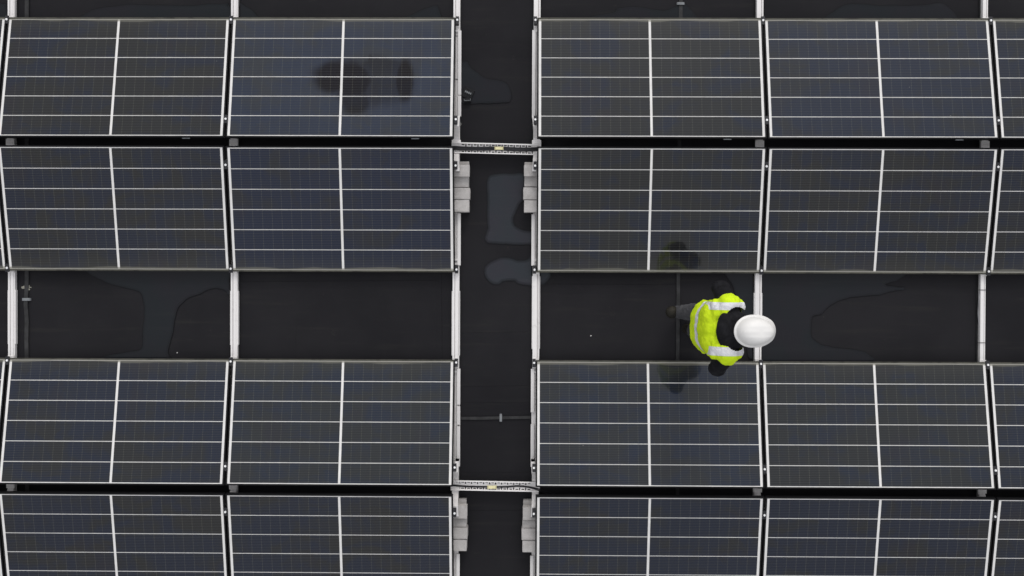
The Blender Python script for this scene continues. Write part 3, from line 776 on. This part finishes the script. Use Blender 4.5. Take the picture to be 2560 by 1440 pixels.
def hand(bm, s):
    w = WR[s]; fw = (w - EL[s]).normalized(); up = Vector((0, 0, 1)); side = Vector((0, -s, 0))   # thumb side points inward
    n = fw.cross(side).normalized(); side = n.cross(fw).normalized()
    prim_capsule(bm, w, .027, w + fw * .03, .026)
    for q in (-.026, -.009, .009, .026):
        prim_capsule(bm, w + fw * .03 + side * q * .8, .0155, w + fw * .085 + side * q, .0125)
    dn = n if n.z < 0 else -n
    for q, l in ((.028, .92), (.0095, 1.05), (-.0095, .98), (-.027, .78)):
        b = w + fw * .088 + side * q
        k1 = b + (fw * .9 + dn * .42).normalized() * .040 * l
        k2 = k1 + (fw * .35 + dn * .94).normalized() * .026 * l
        k3 = k2 + (fw * -.35 + dn * .94).normalized() * .020 * l
        prim_capsule(bm, b, .0098, k1, .0090); prim_capsule(bm, k1, .0090, k2, .0082); prim_capsule(bm, k2, .0082, k3, .0072)
    b = w + fw * .028 + side * .026
    k1 = b + (fw * .75 + side * .62 + dn * .2).normalized() * .040; k2 = k1 + (fw * .85 + side * .1 + dn * .5).normalized() * .030
    prim_capsule(bm, b, .0135, k1, .0110); prim_capsule(bm, k1, .0110, k2, .0088)
bm = bmesh.new()
torso(bm, -.012); arms(bm, -.004); legs(bm, -.006)
for s in (-1, 1): hand(bm, s); prim_capsule(bm, AN[s], .036, TO[s], .026)
prim_capsule(bm, J['neck'] + Vector((-.02, 0, -.03)), .060, hp(-.015, 0, -.06), .056)
prim_ell(bm, hp(-.008, 0, .025), (.098, .077, .094), HR); prim_ell(bm, hp(.030, 0, -.055), (.062, .056, .062), HR)
prim_capsule(bm, hp(.062, 0, -.092), .022, hp(.060, 0, -.094), .022)
prim_capsule(bm, hp(.088, 0, .002), .0085, hp(.104, 0, -.028), .0130)                       # nose
for s in (-1, 1):
    prim_capsule(bm, hp(.080, s * .018, .022), .011, hp(.070, s * .048, .020), .011)          # brow
    prim_ell(bm, hp(.062, s * .040, -.030), (.022, .020, .018), HR)                           # cheek
    prim_ell(bm, hp(-.006, s * .078, -.010), (.020, .009, .031), HR)                          # ear
prim_capsule(bm, hp(.085, -.018, -.060), .0075, hp(.085, .018, -.060), .0075); prim_capsule(bm, hp(.082, -.015, -.071), .0080, hp(.082, .015, -.071), .0080)
bm = remesh(bm, .0052, 2)
person = obj('person', bm, [SKIN], None, True)
tag(person, 'worker in white helmet and yellow hi-vis vest walking between the panel rows', 'person')
# eyes and hair
bm = bmesh.new()
for s in (-1, 1): prim_ell(bm, hp(.079, s * .032, .004), (.010, .013, .010), HR)
obj('eyes', bm, EYE, person, True)
bm = bmesh.new(); prim_ell(bm, hp(-.016, 0, .028), (.099, .081, .092), HR)
bmesh.ops.bisect_plane(bm, geom=bm.verts[:] + bm.edges[:] + bm.faces[:], plane_co=hp(.03, 0, -.02), plane_no=(HR @ Vector((.55, 0, -1))), clear_outer=True)
obj('hair', bm, HAIR, person, True)
def crumple(bm, amp, sc_, seed=0):
    bm.normal_update()
    for v in bm.verts:
        q = v.co * sc_ + Vector((seed, seed * 2, 0))
        a = noise.noise(q) * .6 + (abs(noise.noise(q * 2.1)) - .25) * .8
        v.co += v.normal * amp * a
# trousers, jacket with hood, boots
bm = bmesh.new(); legs(bm, .016, .95); prim_capsule(bm, J['pel'] + Vector((0, .05, 0)), .125, J['pel'] + Vector((0, -.05, 0)), .125)
bm = remesh(bm, .008, 3); crumple(bm, .010, 16); obj('trousers', bm, TROUS, person, True)
bm = bmesh.new(); torso(bm, .006); arms(bm, .020, .93)
for s in (-1, 1):
    prim_ell(bm, EL[s] + Vector((-.005, s * .012, 0)), (.070, .062, .075))
prim_ell(bm, V(1.490, 0, 1.435), (.105, .150, .055), Matrix.Rotation(R(12), 4, 'Y'))     # hood folded on the shoulders
prim_ell(bm, V(1.545, .070, 1.440), (.072, .062, .050)); prim_ell(bm, V(1.545, -.070, 1.440), (.072, .062, .050))
prim_capsule(bm, J['neck'] + Vector((0, 0, -.02)), .078, J['neck'] + Vector((.025, 0, .05)), .072)
bm = remesh(bm, .007, 5); crumple(bm, .006, 13, 4); obj('jacket', bm, JACKET, person, True)
for s in (-1, 1):
    bm = bmesh.new(); f = (TO[s] - AN[s]); fz = Vector((f.x, f.y, 0)).normalized()
    up = Vector((0, 0, 1)) if s < 0 else Vector((-.55, 0, .83))
    prim_capsule(bm, AN[s] + up * .075, .052, AN[s], .050); prim_capsule(bm, AN[s], .050, TO[s] + Vector((0, 0, .006)), .040)
    prim_capsule(bm, AN[s] - f.normalized() * .02 + Vector((0, 0, -.035 if s < 0 else -.02)), .043, TO[s], .037)
    bm = remesh(bm, .007, 3)
    if s < 0:
        for v in bm.verts: v.co.z = max(v.co.z, 0.004)
    obj('boot', bm, BOOT, person, True)
# hi-vis vest: torso shell with cap sleeves, open neck, separate reflective bands
bm = bmesh.new(); torso(bm, .026)
for s in (-1, 1):
    prim_capsule(bm, SH[s], .076, SH[s].lerp(EL[s], .26), .070)
    prim_ell(bm, SH[s] + Vector((.055, -s * .005, -.015)), (.068, .062, .066)); prim_ell(bm, SH[s] + Vector((-.062, -s * .006, -.03)), (.060, .066, .062))
prim_ell(bm, V(1.390, .0, 1.06), (.085, .160, .13))
bm = remesh(bm, .0055, 6); crumple(bm, .010, 8, 9); crumple(bm, .005, 24, 5)
bm.normal_update()
for v in bm.verts: v.co += v.normal * .007 * (math.exp(-((v.co.x - 1.385 - .03 * noise.noise(v.co * 5)) / .012) ** 2) - .6 * math.exp(-((v.co.x - 1.415) / .012) ** 2))
for v in bm.verts:
    if v.co.z > 1.2: v.co += v.normal * .0045 * math.sin((v.co.y - YC) * 150 + 2 * noise.noise(v.co * 8)) * math.exp(-((v.co.x - 1.425) / .022) ** 2) * math.exp(-((v.co.y - YC) / .09) ** 2)
bm.normal_update()
G = lambda: bm.verts[:] + bm.edges[:] + bm.faces[:]
AX = (J['neck'] - J['pel']).normalized()
def cut(co, no): bmesh.ops.bisect_plane(bm, geom=G(), plane_co=co, plane_no=no)
cut(J['pel'] - AX * .085, AX)
for yv in (.142, .196, -.122, -.186): cut((0, YC + yv, 0), (0, 1, 0))
XB = 1.355
cut((XB, 0, 0), (1, 0, 0))
B0, B1 = .100, .172
for h in (B0, B1): cut(J['pel'] + AX * h, AX)
kill, strap, waist = [], [[], []], []
for f in bm.faces:
    c = f.calc_center_median(); h = (c - J['pel']).dot(AX); y = c.y - YC
    if h < -.085: kill.append(f); continue
    # sleeve openings (underside of caps)
    nx = (c.x - 1.545) / .118; ny = (y - .008) / (.162 - max(0, c.x - 1.50) * .12)
    if c.z > 1.33 and nx * nx + ny * ny < 1 : kill.append(f); continue
    if c.z > 1.36 and c.x > 1.55 and abs(y) < .14 - (c.x - 1.55) * .4: kill.append(f); continue
    if c.x > XB and c.z > 1.20 and (.142 < y < .196 or -.186 < y < -.122): strap[0 if y > 0 else 1].append(f)
    elif B0 < h < B1 and abs(y) < .21: waist.append(f)
def part_from(faces, name, mat, parent, off=.0018):
    b2 = bmesh.new(); mp = {}
    for f in faces:
        vs = []
        for v in f.verts:
            if v not in mp: mp[v] = b2.verts.new(v.co + v.normal * off)
            vs.append(mp[v])
        b2.faces.new(vs)
    me = bpy.data.meshes.new(name); b2.to_mesh(me); b2.free(); me.materials.append(mat)
    for p in me.polygons: p.use_smooth = True
    return link(bpy.data.objects.new(name, me), parent)
bands = [part_from(x, 'reflective_band', REFL, None) for x in (strap[0], strap[1], waist)]
bmesh.ops.delete(bm, geom=kill, context='FACES')
vest = obj('hi_vis_vest', bm, HIVIS, person, True)
for b in bands: b.parent = vest
# helmet: ribbed dome, brim, peak, adjusting knob
HT = Matrix.Translation(hp(-.012, 0, .054)) @ Matrix.Rotation(R(14), 4, 'Y')
def helm_r(a):
    ca, sa = math.cos(a), math.sin(a)
    return 0.138 * ca, (0.101 - 0.008 * ca) * sa
def dome():
    bm = bmesh.new(); N, K = 72, 22; rings = []
    for k in range(K):
        t = k / K; ph = t * math.pi / 2
        rr, zz = math.cos(ph) ** .54, math.sin(ph) ** 1.05
        ring = []
        for i in range(N):
            a = 2 * math.pi * i / N; x, y = helm_r(a)
            x, y = x * rr, y * rr; z = .106 * zz
            rib = math.exp(-((abs(y) - .038) / .010) ** 2) * (.0016) + math.exp(-(y / .016) ** 2) * .0022
            ring.append(bm.verts.new((x, y, z + rib * min(1, 2.2 * t) * (1 if abs(x) < .12 else .3))))
        rings.append(ring)
    top = bm.verts.new((0, 0, .1085))
    for a, b in zip(rings[:-1], rings[1:]):
        for i in range(N): bm.faces.new((a[i], a[(i + 1) % N], b[(i + 1) % N], b[i]))
    for i in range(N): bm.faces.new((rings[-1][i], rings[-1][(i + 1) % N], top))
    return bm
def brim():
    bm = bmesh.new(); N = 72; A = []
    for i in range(N):
        a = 2 * math.pi * i / N; x, y = helm_r(a); f = max(0, math.cos(a)) ** 1.4
        ex = .014 + .032 * f
        d = Vector((x, y, 0)).normalized()
        drop = -.002 - .016 * f * (1 - (y / .108) ** 2 * .6)
        xo = x + d.x * ex; yo = y + d.y * ex * (1 - .35 * f)
        if xo > .148: xo = .148 + (xo - .148) * .75
        A.append([bm.verts.new(q) for q in ((x * .985, y * .985, .006), (x, y, .003), (xo, yo, drop), (xo, yo, drop - .004), (x * .97, y * .97, -.004))])
    for i in range(N):
        a, b = A[i], A[(i + 1) % N]
        for j in range(4): bm.faces.new((a[j], b[j], b[j + 1], a[j + 1]))
        bm.faces.new((a[4], b[4], b[0], a[0]))
    return bm
he = obj('helmet', dome(), HELM, person, True); he.matrix_world = HT
obj('brim', brim(), HELM, he, True)
bm = bmesh.new(); cyl(bm, (-.118, 0, -.018), .016, .02, 16, axis='X'); obj('knob', bm, BLK, he, True)

# ---------------------------------------------------------------- light, sky, camera
EL_, AZ = R(34), R(8)
w = bpy.data.worlds.new('World'); sc.world = w; w.use_nodes = True
nt = w.node_tree; bg = nt.nodes['Background']
sky = nt.nodes.new('ShaderNodeTexSky'); sky.sky_type = 'NISHITA'; sky.sun_disc = False
sky.sun_elevation = EL_; sky.sun_rotation = AZ; sky.dust_density = 4.0; sky.air_density = 1.0; sky.ozone_density = 1.0
hs = nt.nodes.new('ShaderNodeHueSaturation'); hs.inputs['Saturation'].default_value = 0.16; hs.inputs['Value'].default_value = 1.2
nt.links.new(sky.outputs[0], hs.inputs['Color']); # thin overcast veil over the clear-sky model, brightest overhead
geo = nt.nodes.new('ShaderNodeTexCoord'); sep = nt.nodes.new('ShaderNodeSeparateXYZ'); nt.links.new(geo.outputs['Generated'], sep.inputs[0])
ramp = nt.nodes.new('ShaderNodeMapRange'); nt.links.new(sep.outputs[2], ramp.inputs[0])
ramp.inputs[1].default_value = 0.0; ramp.inputs[2].default_value = 1.0; ramp.inputs[3].default_value = 3.6; ramp.inputs[4].default_value = 7.0
cl = nt.nodes.new('ShaderNodeTexNoise'); cl.inputs['Scale'].default_value = 2.2; cl.inputs['Detail'].default_value = 5; nt.links.new(geo.outputs['Generated'], cl.inputs['Vector'])
cm = nt.nodes.new('ShaderNodeMapRange'); nt.links.new(cl.outputs[0], cm.inputs[0]); cm.inputs[1].default_value = .3; cm.inputs[2].default_value = .7; cm.inputs[3].default_value = .86; cm.inputs[4].default_value = 1.12
mul = nt.nodes.new('ShaderNodeMath'); mul.operation = 'MULTIPLY'; nt.links.new(ramp.outputs[0], mul.inputs[0]); nt.links.new(cm.outputs[0], mul.inputs[1])
tint = nt.nodes.new('ShaderNodeVectorMath'); tint.operation = 'SCALE'; tint.inputs[0].default_value = (0.985, .995, 1.035); nt.links.new(mul.outputs[0], tint.inputs['Scale'])
mx = nt.nodes.new('ShaderNodeMix'); mx.data_type = 'RGBA'; mx.inputs[0].default_value = 0.65
nt.links.new(hs.outputs[0], mx.inputs[6]); nt.links.new(tint.outputs[0], mx.inputs[7]); nt.links.new(mx.outputs[2], bg.inputs['Color'])
bg.inputs['Strength'].default_value = 0.15
ld = bpy.data.lights.new('sun', 'SUN'); ld.energy = 0.55; ld.angle = R(14); ld.color = (1.0, 0.965, 0.93)
lo = bpy.data.objects.new('sun', ld); link(lo)
sd = Vector((math.sin(AZ) * math.cos(EL_), math.cos(AZ) * math.cos(EL_), math.sin(EL_)))
lo.rotation_euler = sd.to_track_quat('Z', 'Y').to_euler(); lo.location = (0, 0, 15)
cd = bpy.data.cameras.new('camera'); cd.sensor_width = 36; cd.lens = FPX / 2560 * 36; cd.clip_end = 500; cd.clip_start = 0.1
co = bpy.data.objects.new('camera', cd); link(co)
co.matrix_world = Matrix.Translation(CAMPOS) @ Matrix(CAMROT).to_4x4()
sc.camera = co
sc.view_settings.view_transform = 'Standard'; sc.view_settings.look = 'None'
sc.view_settings.exposure = 0; sc.view_settings.gamma = 1
sc.render.resolution_x, sc.render.resolution_y = 1024, 576
sc.cycles.max_bounces = 6
